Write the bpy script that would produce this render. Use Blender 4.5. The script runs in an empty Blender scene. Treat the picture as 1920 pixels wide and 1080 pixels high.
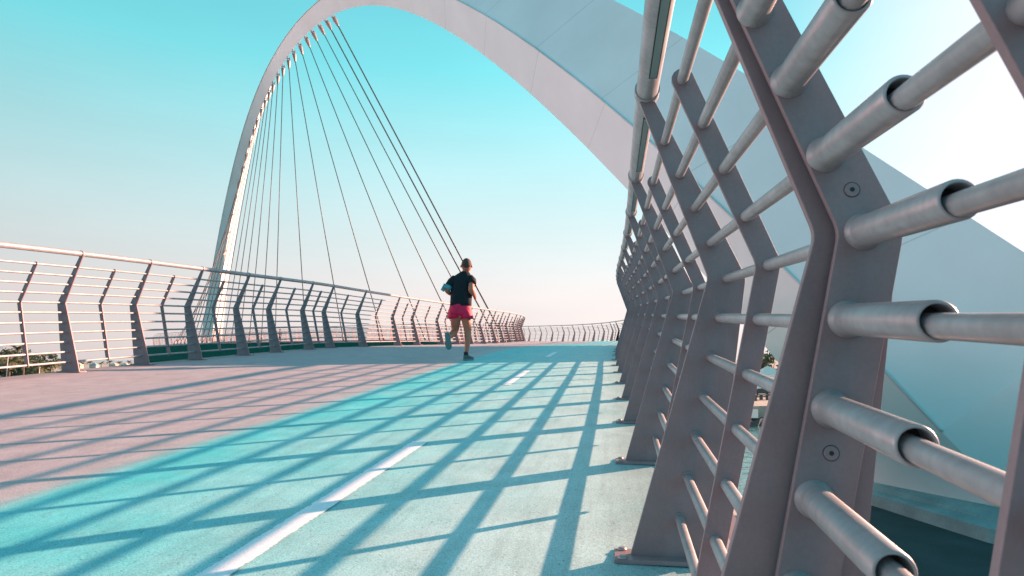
import bpy, bmesh, math, random
import numpy as np
from mathutils import Vector, Matrix
random.seed(7); rng = np.random.RandomState(7)
R = math.radians
scn = bpy.context.scene
col = scn.collection
CZ = 4.6                                   # camera height over the water (z = 0)

# ------------------------------------------------------------------ camera
cd = bpy.data.cameras.new("camera"); cam = bpy.data.objects.new("camera", cd); col.objects.link(cam)
PITCH = math.atan(135/1280)
cam.location = (0, 0, CZ); cam.rotation_euler = (math.pi/2 + PITCH, 0, 0)
cd.sensor_width = 36; cd.lens = 24.0; cd.clip_start = .02; cd.clip_end = 9000
cd.dof.use_dof = True; cd.dof.focus_distance = 2.4; cd.dof.aperture_fstop = 14
scn.camera = cam

# ------------------------------------------------------------------ sky and sun
SUN_AZ, SUN_EL = R(62), R(16.5)            # azimuth clockwise from +Y
w = bpy.data.worlds.new("World"); scn.world = w; w.use_nodes = True
nt = w.node_tree; nt.nodes.clear(); N = nt.nodes.new; L = nt.links.new
out = N("ShaderNodeOutputWorld"); bgA = N("ShaderNodeBackground"); bgB = N("ShaderNodeBackground"); add = N("ShaderNodeAddShader")
sky = N("ShaderNodeTexSky"); sky.sky_type = 'NISHITA'; sky.sun_disc = False
sky.sun_elevation = SUN_EL; sky.sun_rotation = SUN_AZ; sky.air_density = 1.2; sky.dust_density = 1.5
L(sky.outputs[0], bgA.inputs[0]); bgA.inputs[1].default_value = 0.003
tc = N("ShaderNodeTexCoord"); sx = N("ShaderNodeSeparateXYZ"); L(tc.outputs['Generated'], sx.inputs[0])
rmp = N("ShaderNodeValToRGB"); L(sx.outputs[2], rmp.inputs[0])
SKY = [(0.0, (.262, .232, .230)), (.09, (.268, .248, .246)), (.17, (.222, .258, .262)), (.27, (.158, .262, .274)), (.40, (.068, .245, .268)), (.60, (.024, .140, .172)), (1.0, (.012, .105, .150))]
e = rmp.color_ramp.elements
e[0].position = 0; e[0].color = (*SKY[0][1], 1); e[1].position = 1; e[1].color = (*SKY[-1][1], 1)
for p_, c_ in SKY[1:-1]:
    k = e.new(p_); k.color = (*c_, 1)
dot = N("ShaderNodeVectorMath"); dot.operation = 'DOT_PRODUCT'; L(tc.outputs['Generated'], dot.inputs[0])
dot.inputs[1].default_value = (math.sin(SUN_AZ)*math.cos(SUN_EL), math.cos(SUN_AZ)*math.cos(SUN_EL), math.sin(SUN_EL))
mr = N("ShaderNodeMapRange"); mr.inputs[1].default_value = .74; mr.inputs[2].default_value = .97; mr.interpolation_type = 'SMOOTHSTEP'; L(dot.outputs['Value'], mr.inputs[0])
mix = N("ShaderNodeMix"); mix.data_type = 'RGBA'; L(mr.outputs[0], mix.inputs[0]); L(rmp.outputs[0], mix.inputs[6]); mix.inputs[7].default_value = (.29, .275, .305, 1)
# cool tint behind the camera, pink lobe off-frame left: added to light the arch
mr4 = N("ShaderNodeMapRange"); mr4.inputs[1].default_value = -.05; mr4.inputs[2].default_value = -.6; mr4.inputs[4].default_value = .8; mr4.interpolation_type = 'SMOOTHSTEP'; L(sx.outputs[1], mr4.inputs[0])
mix3 = N("ShaderNodeMix"); mix3.data_type = 'RGBA'; L(mr4.outputs[0], mix3.inputs[0]); L(mix.outputs[2], mix3.inputs[6]); mix3.inputs[7].default_value = (.05, .25, .32, 1)
dot2 = N("ShaderNodeVectorMath"); dot2.operation = 'DOT_PRODUCT'; L(tc.outputs['Generated'], dot2.inputs[0]); dot2.inputs[1].default_value = (-.964, .26, .05)
mr2 = N("ShaderNodeMapRange"); mr2.inputs[1].default_value = .80; mr2.inputs[2].default_value = .99; mr2.interpolation_type = 'SMOOTHSTEP'; L(dot2.outputs['Value'], mr2.inputs[0])
mix2 = N("ShaderNodeMix"); mix2.data_type = 'RGBA'; mr3 = N("ShaderNodeMapRange"); mr3.inputs[1].default_value = .40; mr3.inputs[2].default_value = .04; mr3.interpolation_type = 'SMOOTHSTEP'; L(sx.outputs[2], mr3.inputs[0])
mm = N("ShaderNodeMath"); mm.operation = 'MULTIPLY'; L(mr2.outputs[0], mm.inputs[0]); L(mr3.outputs[0], mm.inputs[1]); L(mm.outputs[0], mix2.inputs[0]); L(mix3.outputs[2], mix2.inputs[6]); mix2.inputs[7].default_value = (2.5, 1.6, 1.6, 1)
L(mix2.outputs[2], bgB.inputs[0]); bgB.inputs[1].default_value = 1.0
# the left of the sky is a little deeper than the side towards the sun; faint uneven haze
mg = N("ShaderNodeMapRange"); mg.inputs[1].default_value = -.25; mg.inputs[2].default_value = .6; mg.inputs[3].default_value = .80; mg.inputs[4].default_value = 1.12; L(dot.outputs['Value'], mg.inputs[0])
hm = N("ShaderNodeMapping"); hm.inputs['Scale'].default_value = (2.2, 2.2, 9); L(tc.outputs['Generated'], hm.inputs[0])
hn = N("ShaderNodeTexNoise"); hn.inputs['Scale'].default_value = 1.3; hn.inputs['Detail'].default_value = 5; L(hm.outputs[0], hn.inputs['Vector'])
hr_ = N("ShaderNodeMapRange"); hr_.inputs[1].default_value = .3; hr_.inputs[2].default_value = .7; hr_.inputs[3].default_value = .965; hr_.inputs[4].default_value = 1.035; L(hn.outputs['Fac'], hr_.inputs[0])
hq = N("ShaderNodeMath"); hq.operation = 'MULTIPLY'; L(mg.outputs[0], hq.inputs[0]); L(hr_.outputs[0], hq.inputs[1]); L(hq.outputs[0], bgB.inputs[1])
L(bgA.outputs[0], add.inputs[0]); L(bgB.outputs[0], add.inputs[1]); L(add.outputs[0], out.inputs[0])
sd = bpy.data.lights.new("sun", 'SUN'); sd.energy = 5.0; sd.angle = R(.5); sd.color = (1, .55, .38)
so = bpy.data.objects.new("sun", sd); col.objects.link(so)
so.rotation_euler = Vector((math.sin(SUN_AZ)*math.cos(SUN_EL), math.cos(SUN_AZ)*math.cos(SUN_EL), math.sin(SUN_EL))).to_track_quat('Z', 'Y').to_euler(); so.location = (20, 12, 40)
scn.view_settings.view_transform = 'Standard'; scn.view_settings.look = 'None'
scn.view_settings.exposure = 1.67; scn.view_settings.gamma = 1

# ------------------------------------------------------------------ helpers
def mat(name, base, rough=.6, metal=0., spec=.5, noise=None, bump=None, build=None):
    """noise=(scale, amount, detail) multiplies the base colour; bump=(scale, strength)"""
    m = bpy.data.materials.new(name); m.use_nodes = True
    t = m.node_tree; b = t.nodes["Principled BSDF"]
    b.inputs['Base Color'].default_value = (*base, 1); b.inputs['Roughness'].default_value = rough
    b.inputs['Metallic'].default_value = metal; b.inputs['Specular IOR Level'].default_value = spec
    co = t.nodes.new("ShaderNodeTexCoord")
    if noise:
        layers = noise if isinstance(noise, list) else [noise]
        cur = None
        for sc, am, de in layers:
            n = t.nodes.new("ShaderNodeTexNoise"); n.inputs['Scale'].default_value = sc; n.inputs['Detail'].default_value = de
            t.links.new(co.outputs['Object'], n.inputs['Vector'])
            r = t.nodes.new("ShaderNodeMapRange"); r.inputs[1].default_value = .3; r.inputs[2].default_value = .7
            r.inputs[3].default_value = 1-am; r.inputs[4].default_value = 1+am
            t.links.new(n.outputs['Fac'], r.inputs[0])
            if cur is None: cur = r.outputs[0]
            else:
                q = t.nodes.new("ShaderNodeMath"); q.operation = 'MULTIPLY'; t.links.new(cur, q.inputs[0]); t.links.new(r.outputs[0], q.inputs[1]); cur = q.outputs[0]
        v = t.nodes.new("ShaderNodeVectorMath"); v.operation = 'SCALE'; v.inputs[0].default_value = base; t.links.new(cur, v.inputs['Scale'])
        t.links.new(v.outputs[0], b.inputs['Base Color'])
    if bump:
        n = t.nodes.new("ShaderNodeTexNoise"); n.inputs['Scale'].default_value = bump[0]; n.inputs['Detail'].default_value = 4
        t.links.new(co.outputs['Object'], n.inputs['Vector'])
        bp = t.nodes.new("ShaderNodeBump"); bp.inputs['Strength'].default_value = bump[1]; bp.inputs['Distance'].default_value = bump[2] if len(bump) > 2 else .01
        t.links.new(n.outputs['Fac'], bp.inputs['Height']); t.links.new(bp.outputs[0], b.inputs['Normal'])
    if build: build(t, b, co)
    return m

class MB:
    """collects geometry, builds ONE mesh"""
    def __init__(s): s.v = []; s.f = []; s.uv = {}; s.sm = set()
    def add(s, vs, fs, smooth=False):
        o = len(s.v); s.v += [tuple(map(float, p)) for p in vs]
        for f in fs:
            if smooth: s.sm.add(len(s.f))
            s.f.append(tuple(i+o for i in f))
    def box(s, c, d, rot=None):
        x, y, z = d[0]/2, d[1]/2, d[2]/2
        P = [Vector((i*x, j*y, k*z)) for i in (-1, 1) for j in (-1, 1) for k in (-1, 1)]
        if rot is not None: P = [rot @ p for p in P]
        s.add([p+Vector(c) for p in P], [(0, 1, 3, 2), (4, 6, 7, 5), (0, 4, 5, 1), (2, 3, 7, 6), (0, 2, 6, 4), (1, 5, 7, 3)])
    def tube(s, pts, rad, n=10, cap=True, up=(0, 0, 1), ell=None):
        pts = [Vector(p) for p in pts]; m = len(pts)
        rad = rad if hasattr(rad, '__len__') else [rad]*m
        vs = []; fs = []
        for i, p in enumerate(pts):
            t = (pts[min(i+1, m-1)] - pts[max(i-1, 0)]).normalized()
            u = Vector(up)
            if abs(t.dot(u)) > .98: u = Vector((0, 1, 0)) if abs(t.y) < .9 else Vector((1, 0, 0))
            a = t.cross(u).normalized(); b = a.cross(t).normalized()
            ea, eb = ell[i] if ell else (1, 1)
            for k in range(n):
                h = 2*math.pi*k/n
                vs.append(p + a*math.cos(h)*rad[i]*ea + b*math.sin(h)*rad[i]*eb)
        for i in range(m-1):
            for k in range(n):
                k2 = (k+1) % n
                fs.append((i*n+k, i*n+k2, (i+1)*n+k2, (i+1)*n+k))
        s.add(vs, fs, True)
        if cap:
            o = len(s.v)-m*n
            s.f.append(tuple(o+k for k in reversed(range(n)))); s.f.append(tuple(o+(m-1)*n+k for k in range(n)))
    def prism(s, poly, y0, y1):
        """closed (x,z) outline extruded in y"""
        n = len(poly)
        vs = [(p[0], y0, p[1]) for p in poly] + [(p[0], y1, p[1]) for p in poly]
        fs = [tuple(range(n)), tuple(reversed(range(n, 2*n)))] + [((i+1) % n, i, n+i, n+(i+1) % n) for i in range(n)]
        s.add(vs, fs)
    def slab(s, poly, z0, z1):
        n = len(poly)
        vs = [(p[0], p[1], z0) for p in poly] + [(p[0], p[1], z1) for p in poly]
        fs = [tuple(reversed(range(n))), tuple(range(n, 2*n))] + [(i, (i+1) % n, n+(i+1) % n, n+i) for i in range(n)]
        s.add(vs, fs)
    def build(s, name, m, parent=None, loc=None, fixn=True, autosmooth=None):
        me = bpy.data.meshes.new(name); me.from_pydata(s.v, [], s.f); me.update()
        sm = [i in s.sm for i in range(len(s.f))]; me.polygons.foreach_set('use_smooth', sm)
        if fixn:
            bm = bmesh.new(); bm.from_mesh(me); bmesh.ops.recalc_face_normals(bm, faces=bm.faces); bm.to_mesh(me); bm.free()
        if m: me.materials.append(m)
        o = bpy.data.objects.new(name, me); col.objects.link(o)
        if parent: o.parent = parent
        if loc is not None: o.location = loc
        return o

def tag(o, label=None, cat=None, group=None, kind=None):
    if label: o['label'] = label
    if cat: o['category'] = cat
    if group: o['group'] = group
    if kind: o['kind'] = kind
    return o
def empty(name, loc=(0, 0, 0), rz=0):
    o = bpy.data.objects.new(name, None); col.objects.link(o); o.location = loc; o.rotation_euler = (0, 0, rz); o.empty_display_size = .2; return o
def put(src, parent, loc, rz, sc=None):
    """copy of a part with its sub-parts"""
    c = src.copy(); col.objects.link(c); c.parent = parent; c.location = loc; c.rotation_euler = (0, 0, rz)
    if sc: c.scale = sc
    for g in src.children:
        d = g.copy(); col.objects.link(d); d.parent = c
    return c

# ------------------------------------------------------------------ materials
STEEL = (.285, .192, .205)
steel = mat("painted_steel", STEEL, .48, .15, .45, noise=[(2.2, .07, 3), (14, .07, 5), (160, .04, 2)], bump=(220, .05, .002), build=None)
steel_tube = mat("galvanised_tube", (.345, .325, .34), .40, .25, .5, noise=[(9, .12, 4), (70, .09, 4)], bump=(120, .07, .002))
dark = mat("rubber_gasket", (.02, .02, .022), .7)
led = mat("light_strip_lens", (.16, .27, .27), .25, 0, .5)
def weather(m, chips=True):
    t = m.node_tree; b = t.nodes["Principled BSDF"]; nd = t.nodes.new; lk = t.links.new
    src = b.inputs['Base Color'].links[0].from_socket
    co = [n for n in t.nodes if n.type == 'TEX_COORD'][0]
    mp = nd("ShaderNodeMapping"); mp.inputs['Scale'].default_value = (5, 5, 1.5); lk(co.outputs['Object'], mp.inputs[0])
    n = nd("ShaderNodeTexNoise"); n.inputs['Scale'].default_value = 1.5; n.inputs['Detail'].default_value = 7; n.inputs['Roughness'].default_value = .7; lk(mp.outputs[0], n.inputs['Vector'])
    r_ = nd("ShaderNodeMapRange"); r_.inputs[1].default_value = .35; r_.inputs[2].default_value = .62; r_.inputs[3].default_value = .90; r_.inputs[4].default_value = 1.04; lk(n.outputs['Fac'], r_.inputs[0])
    v = nd("ShaderNodeVectorMath"); v.operation = 'SCALE'; lk(src, v.inputs[0]); lk(r_.outputs[0], v.inputs['Scale']); out_ = v.outputs[0]
    if chips:
        c = nd("ShaderNodeTexNoise"); c.inputs['Scale'].default_value = 38; c.inputs['Detail'].default_value = 5; c.inputs['Roughness'].default_value = .8; lk(co.outputs['Object'], c.inputs['Vector'])
        cr = nd("ShaderNodeMapRange"); cr.inputs[1].default_value = .705; cr.inputs[2].default_value = .73; cr.inputs[4].default_value = .8; lk(c.outputs['Fac'], cr.inputs[0])
        mx = nd("ShaderNodeMix"); mx.data_type = 'RGBA'; lk(cr.outputs[0], mx.inputs[0]); lk(out_, mx.inputs[6]); mx.inputs[7].default_value = (.09, .065, .06, 1); out_ = mx.outputs[2]
    lk(out_, b.inputs['Base Color'])
    rr = nd("ShaderNodeMapRange"); rr.inputs[1].default_value = .3; rr.inputs[2].default_value = .7; rr.inputs[3].default_value = b.inputs['Roughness'].default_value+.12; rr.inputs[4].default_value = b.inputs['Roughness'].default_value-.08; lk(n.outputs['Fac'], rr.inputs[0]); lk(rr.outputs[0], b.inputs['Roughness'])
weather(steel); weather(steel_tube, False)
bolt_m = mat("bolt_steel", (.40, .33, .33), .42, .5, .5)
UV_N = []
def lane_build(basec, wornc, wear0, wear1, soft=False):
    def bd(t, b, co):
        nd = t.nodes.new; lk = t.links.new
        uv = nd("ShaderNodeUVMap"); uv.uv_map = "lane"
        sp = nd("ShaderNodeSeparateXYZ"); lk(uv.outputs[0], sp.inputs[0])
        big = nd("ShaderNodeTexNoise"); big.inputs['Scale'].default_value = 1.6; big.inputs['Detail'].default_value = 6; big.inputs['Roughness'].default_value = .65; lk(co.outputs['Object'], big.inputs['Vector'])
        ramp = nd("ShaderNodeMapRange"); ramp.inputs[1].default_value = wear0; ramp.inputs[2].default_value = wear1; lk(sp.outputs[0], ramp.inputs[0])
        a = nd("ShaderNodeMath"); a.operation = 'MULTIPLY_ADD'; lk(big.outputs['Fac'], a.inputs[0]); a.inputs[1].default_value = 1.1; a.inputs[2].default_value = -.55
        s_ = nd("ShaderNodeMath"); s_.operation = 'ADD'; s_.use_clamp = True; lk(a.outputs[0], s_.inputs[0]); lk(ramp.outputs[0], s_.inputs[1])
        mx = nd("ShaderNodeMix"); mx.data_type = 'RGBA'; lk(s_.outputs[0], mx.inputs[0]); mx.inputs[6].default_value = (*basec, 1); mx.inputs[7].default_value = (*wornc, 1)
        # grit
        g = nd("ShaderNodeTexNoise"); g.inputs['Scale'].default_value = 210; g.inputs['Detail'].default_value = 3; g.inputs['Roughness'].default_value = .7; lk(co.outputs['Object'], g.inputs['Vector'])
        gr = nd("ShaderNodeMapRange"); gr.inputs[1].default_value = .32; gr.inputs[2].default_value = .68; gr.inputs[3].default_value = .62; gr.inputs[4].default_value = 1.3; lk(g.outputs['Fac'], gr.inputs[0])
        vo = nd("ShaderNodeTexNoise"); vo.inputs['Scale'].default_value = 75; vo.inputs['Detail'].default_value = 2; lk(co.outputs['Object'], vo.inputs['Vector'])
        vr = nd("ShaderNodeMapRange"); vr.inputs[1].default_value = .25; vr.inputs[2].default_value = .36; vr.inputs[3].default_value = .5; vr.inputs[4].default_value = 1; lk(vo.outputs['Fac'], vr.inputs[0])
        st = nd("ShaderNodeTexNoise"); st.inputs['Scale'].default_value = 5.5; st.inputs['Detail'].default_value = 5; lk(co.outputs['Object'], st.inputs['Vector'])
        sr = nd("ShaderNodeMapRange"); sr.inputs[1].default_value = .3; sr.inputs[2].default_value = .7; sr.inputs[3].default_value = .9; sr.inputs[4].default_value = 1.1; lk(st.outputs['Fac'], sr.inputs[0])
        m1 = nd("ShaderNodeMath"); m1.operation = 'MULTIPLY'; lk(gr.outputs[0], m1.inputs[0]); lk(vr.outputs[0], m1.inputs[1])
        m2 = nd("ShaderNodeMath"); m2.operation = 'MULTIPLY'; lk(m1.outputs[0], m2.inputs[0]); lk(sr.outputs[0], m2.inputs[1])
        # long scuffs along the deck and a grimy strip under the railings
        mp = nd("ShaderNodeMapping"); mp.inputs['Scale'].default_value = (7, .55, 1); lk(uv.outputs[0], mp.inputs[0])
        sn = nd("ShaderNodeTexNoise"); sn.inputs['Scale'].default_value = 2.2; sn.inputs['Detail'].default_value = 8; sn.inputs['Roughness'].default_value = .7; lk(mp.outputs[0], sn.inputs['Vector'])
        sm = nd("ShaderNodeMapRange"); sm.inputs[1].default_value = .34; sm.inputs[2].default_value = .52; sm.inputs[3].default_value = .86; sm.inputs[4].default_value = 1.02; lk(sn.outputs['Fac'], sm.inputs[0])
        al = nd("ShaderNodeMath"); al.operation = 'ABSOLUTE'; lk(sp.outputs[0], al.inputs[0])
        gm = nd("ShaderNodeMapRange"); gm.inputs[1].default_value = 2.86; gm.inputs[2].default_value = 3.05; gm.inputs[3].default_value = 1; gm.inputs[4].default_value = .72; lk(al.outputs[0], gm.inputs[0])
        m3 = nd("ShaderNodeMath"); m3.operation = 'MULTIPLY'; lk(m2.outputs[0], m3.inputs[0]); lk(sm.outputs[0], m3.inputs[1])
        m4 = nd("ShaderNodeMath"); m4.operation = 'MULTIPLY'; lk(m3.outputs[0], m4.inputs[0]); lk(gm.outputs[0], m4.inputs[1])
        srcc = mx.outputs[2]
        if soft:
            rn = nd("ShaderNodeMath"); rn.operation = 'MULTIPLY_ADD'; lk(g.outputs['Fac'], rn.inputs[0]); rn.inputs[1].default_value = -.10; lk(sp.outputs[0], rn.inputs[2])
            bn = nd("ShaderNodeMath"); bn.operation = 'MULTIPLY_ADD'; lk(st.outputs['Fac'], bn.inputs[0]); bn.inputs[1].default_value = -.08; lk(rn.outputs[0], bn.inputs[2])
            er = nd("ShaderNodeMapRange"); er.inputs[1].default_value = .64; er.inputs[2].default_value = .84; er.interpolation_type = 'SMOOTHSTEP'; lk(bn.outputs[0], er.inputs[0])
            mz = nd("ShaderNodeMix"); mz.data_type = 'RGBA'; lk(er.outputs[0], mz.inputs[0]); mz.inputs[6].default_value = (.415, .355, .38, 1); lk(mx.outputs[2], mz.inputs[7]); srcc = mz.outputs[2]
        sc = nd("ShaderNodeVectorMath"); sc.operation = 'SCALE'; lk(srcc, sc.inputs[0]); lk(m4.outputs[0], sc.inputs['Scale'])
        lk(sc.outputs[0], b.inputs['Base Color'])
        bp = nd("ShaderNodeBump"); bp.inputs['Strength'].default_value = .22; bp.inputs['Distance'].default_value = .0025; lk(g.outputs['Fac'], bp.inputs['Height']); lk(bp.outputs[0], b.inputs['Normal'])
    return bd
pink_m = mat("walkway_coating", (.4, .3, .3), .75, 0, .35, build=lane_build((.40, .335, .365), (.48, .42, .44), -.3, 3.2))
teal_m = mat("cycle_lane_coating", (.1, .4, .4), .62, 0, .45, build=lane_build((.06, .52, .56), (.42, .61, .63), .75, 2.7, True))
def worn_paint(t, b, co):
    nd = t.nodes.new; lk = t.links.new
    n = nd("ShaderNodeTexNoise"); n.inputs['Scale'].default_value = 26; n.inputs['Detail'].default_value = 7; n.inputs['Roughness'].default_value = .75; lk(co.outputs['Object'], n.inputs['Vector'])
    uv = nd("ShaderNodeUVMap"); uv.uv_map = "lane"; sp = nd("ShaderNodeSeparateXYZ"); lk(uv.outputs[0], sp.inputs[0])
    c = nd("ShaderNodeMath"); c.operation = 'SUBTRACT'; lk(sp.outputs[0], c.inputs[0]); c.inputs[1].default_value = 1.932
    ab = nd("ShaderNodeMath"); ab.operation = 'ABSOLUTE'; lk(c.outputs[0], ab.inputs[0])
    ed = nd("ShaderNodeMapRange"); ed.inputs[1].default_value = .034; ed.inputs[2].default_value = .047; ed.inputs[3].default_value = 0; ed.inputs[4].default_value = .30; lk(ab.outputs[0], ed.inputs[0])
    ad = nd("ShaderNodeMath"); ad.operation = 'ADD'; lk(n.outputs['Fac'], ad.inputs[0]); lk(ed.outputs[0], ad.inputs[1])
    th = nd("ShaderNodeMapRange"); th.inputs[1].default_value = .63; th.inputs[2].default_value = .70; lk(ad.outputs[0], th.inputs[0])
    g = nd("ShaderNodeTexNoise"); g.inputs['Scale'].default_value = 200; lk(co.outputs['Object'], g.inputs['Vector'])
    gr = nd("ShaderNodeMapRange"); gr.inputs[1].default_value = .3; gr.inputs[2].default_value = .7; gr.inputs[3].default_value = .82; gr.inputs[4].default_value = 1.1; lk(g.outputs['Fac'], gr.inputs[0])
    mx = nd("ShaderNodeMix"); mx.data_type = 'RGBA'; lk(th.outputs[0], mx.inputs[0]); mx.inputs[6].default_value = (.84, .84, .90, 1); mx.inputs[7].default_value = (.30, .50, .52, 1)
    sc = nd("ShaderNodeVectorMath"); sc.operation = 'SCALE'; lk(mx.outputs[2], sc.inputs[0]); lk(gr.outputs[0], sc.inputs['Scale']); lk(sc.outputs[0], b.inputs['Base Color'])
white_m = mat("marking_paint", (.7, .7, .75), .6, build=worn_paint)
green_m = mat("girder_green_cladding", (.008, .10, .08), .95, 0, .05, noise=(3, .15, 3))
conc = mat("pale_concrete", (.42, .38, .36), .85, noise=[(1.2, .12, 5), (30, .08, 4)], bump=(40, .2, .01))
pave = mat("quay_paving", (.50, .44, .42), .85, noise=[(.8, .1, 5), (25, .1, 4)])
plinth_m = mat("plinth_concrete", (.26, .33, .34), .8, noise=[(1.5, .18, 5), (18, .08, 4)], bump=(30, .2, .01))

# ------------------------------------------------------------------ deck path (plan curve fitted to both railings)
KS = np.array([-4, 4, 9, 14, 20, 26, 31, 36, 41, 46, 51, 56, 64, 80, 130.])
KH = np.array([7.69, 8.93, 7.61, 9.35, 14.85, 13.86, 10.64, 6.11, -2.07, -14.02, -22.61, -30.74, -47.2, -59.87, -48.59])
HW = 2.992
DS = .1
SS = np.arange(-4, 130, DS)
hh = np.radians(np.interp(SS, KS, KH))
cx = np.cumsum(np.sin(hh)*DS); cy = np.cumsum(np.cos(hh)*DS); i0 = 40
cx = cx-cx[i0]-2.99; cy = cy-cy[i0]
KZ = np.array([(-4, -.663-.0645*4), (0, -.663), (4.5, -.372), (7.7, -.155), (13.8, .21), (16.5, .31), (20, .43), (27, .64), (31, .80), (36, .97), (46, 1.12), (50, 1.22), (58, 1.48), (64, 1.7), (70, 1.83), (85, 1.9), (100, 1.88), (108, 1.74), (114, 1.58), (124, 1.27), (132, 1.0)])
zz = np.interp(SS, KZ[:, 0], KZ[:, 1])
kk = np.ones(21)/21; zz[10:-10] = np.convolve(zz, kk, 'valid'); zz = zz + CZ
def P(s, lat, dz=0):
    x = np.interp(s, SS, cx); y = np.interp(s, SS, cy); h = np.interp(s, SS, hh); z = np.interp(s, SS, zz)
    return Vector((x+math.cos(h)*lat, y-math.sin(h)*lat, z+dz-.01*lat*float(np.interp(s, [0, 5, 12, 30], [1.6, 1.5, 1, 0]))))
def H(s): return float(np.interp(s, SS, hh))
def px_of(v):
    fw = v.y*math.cos(PITCH)+(v.z-CZ)*math.sin(PITCH); return 960+1280*v.x/fw
def sheet(name, m, s0, s1, l0, l1, dz, step=.5, parent=None):
    ns = max(2, int((s1-s0)/step)+1); nl = 7 if l1-l0 > 1 else 2
    vs = []; uvs = []
    for s in np.linspace(s0, s1, ns):
        for l in np.linspace(l0, l1, nl): vs.append(P(s, l, dz)); uvs.append((l, s))
    fs = [(i*nl+j, i*nl+j+1, (i+1)*nl+j+1, (i+1)*nl+j) for i in range(ns-1) for j in range(nl-1)]
    me = bpy.data.meshes.new(name); me.from_pydata(vs, [], fs)
    ul = me.uv_layers.new(name="lane")
    for lp in me.loops: ul.data[lp.index].uv = uvs[lp.vertex_index]
    me.materials.append(m); me.update()
    o = bpy.data.objects.new(name, me); col.objects.link(o)
    if parent: o.parent = parent
    return o
EDGE = HW+.30
SEND = 127.0
for _s in np.arange(100, 129, .2):
    if px_of(P(_s, -HW)) < 280: SEND = float(_s); break
tag(sheet("walkway", pink_m, -4, SEND, -EDGE, EDGE, 0), "pale pink footway coating on the left of the bridge deck", kind="structure")
tag(sheet("cycle_lane", teal_m, -4, SEND, .55, HW+.26, .004), "turquoise cycle lane along the right of the deck", kind="structure")
k = 0
for i in range(-1, 20):
    s1 = 4.0+4.46*i; s0 = s1-(2.3 if i == 0 else 1.62)
    if s0 < -3.9 or s1 > SEND: continue
    tag(sheet("lane_marking", white_m, s0, s1, 1.888, 1.976, .008, .3), "white dash of the cycle lane centre line", kind="structure")
for s, l, a in [(9.9, -1.5, .5), (10.1, -2.2, .35), (10.4, -.2, .3)]:
    tag(sheet("lane_marking", white_m, s, s+.05, l, l+a, .004, .3), "faint worn white mark on the footway", kind="structure")

# girder carrying the deck
g = MB(); ss = np.append(np.arange(-4, SEND, 1.0), SEND); prof = [(-EDGE, -.006), (-EDGE-.02, -.14), (-EDGE+.10, -1.9), (-1.6, -2.5), (1.6, -2.5), (EDGE-.10, -1.9), (EDGE+.02, -.14), (EDGE, -.006)]
vs = [P(s, l, z) for s in ss for l, z in prof]; n = len(prof)
g.add(vs, [(i*n+j, i*n+(j+1) % n, (i+1)*n+(j+1) % n, (i+1)*n+j) for i in range(len(ss)-1) for j in range(n)] + [tuple(range(n)), tuple((len(ss)-1)*n+j for j in range(n))])
girder = empty("bridge_girder", P(0, 0, -2)); tag(girder, "dark green steel girder that carries the curved walkway over the water", "bridge girder")
girder_off = -Vector(girder.location)
o = g.build("box_beam", green_m, girder, girder_off)
for sgn in (-1, 1):
    m_ = MB(); ps = []
    for s in ss:
        ps.append((P(s, sgn*(EDGE+.0), 0), s))
    q = []
    for s in ss: q += [P(s, sgn*(EDGE+.0), -.005), P(s, sgn*(EDGE+.06), -.005), P(s, sgn*(EDGE+.06), -.13), P(s, sgn*(EDGE+.0), -.13)]
    m_.add(q, [(i*4+j, i*4+(j+1) % 4, i*4+4+(j+1) % 4, i*4+4+j) for i in range(len(ss)-1) for j in range(4)])
    m_.build("edge_trim", steel, girder, girder_off)
for s in (40, 70, 98, SEND-4):
    m_ = MB(); b_ = P(s, 0, 0); m_.tube([(b_.x, b_.y, -1), (b_.x, b_.y, b_.z-2.45)], [.9, .75], 20); m_.build("pier", conc, girder, girder_off)

# ------------------------------------------------------------------ railings
def fillet(poly, rads, seg=6):
    n = len(poly); outp = []
    for i in range(n):
        p = Vector(poly[i]); a = Vector(poly[i-1]); b = Vector(poly[(i+1) % n]); r = rads[i]
        if r <= 0: outp.append(tuple(p)); continue
        d1 = (a-p).normalized(); d2 = (b-p).normalized(); ang = d1.angle(d2); t = r/math.tan(ang/2)
        t = min(t, (a-p).length*.49, (b-p).length*.49)
        for k in range(seg+1):
            u = k/seg; outp.append(tuple((p+d1*t)*(1-u)**2 + p*2*u*(1-u) + (p+d2*t)*u*u))
    return outp
KN = .785
def inner(z): return .232*z/KN if z <= KN else .232-.182*(z-KN)/.525
def outer(z): return .220+.115*z/KN if z <= KN else .335-.240*(z-KN)/.525
def mid(z): return (inner(z)+outer(z))/2
ROWS = [1.19, 1.09, .99, .888, .785, .673, .561, .45, .34, .228, .116]
TR = .0122
def post_outline(): return fillet([(0, .012), (.232, KN), (.05, 1.312), (.095, 1.312), (.335, KN), (.220, .012)], [0, .05, 0, 0, .06, 0])
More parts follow.
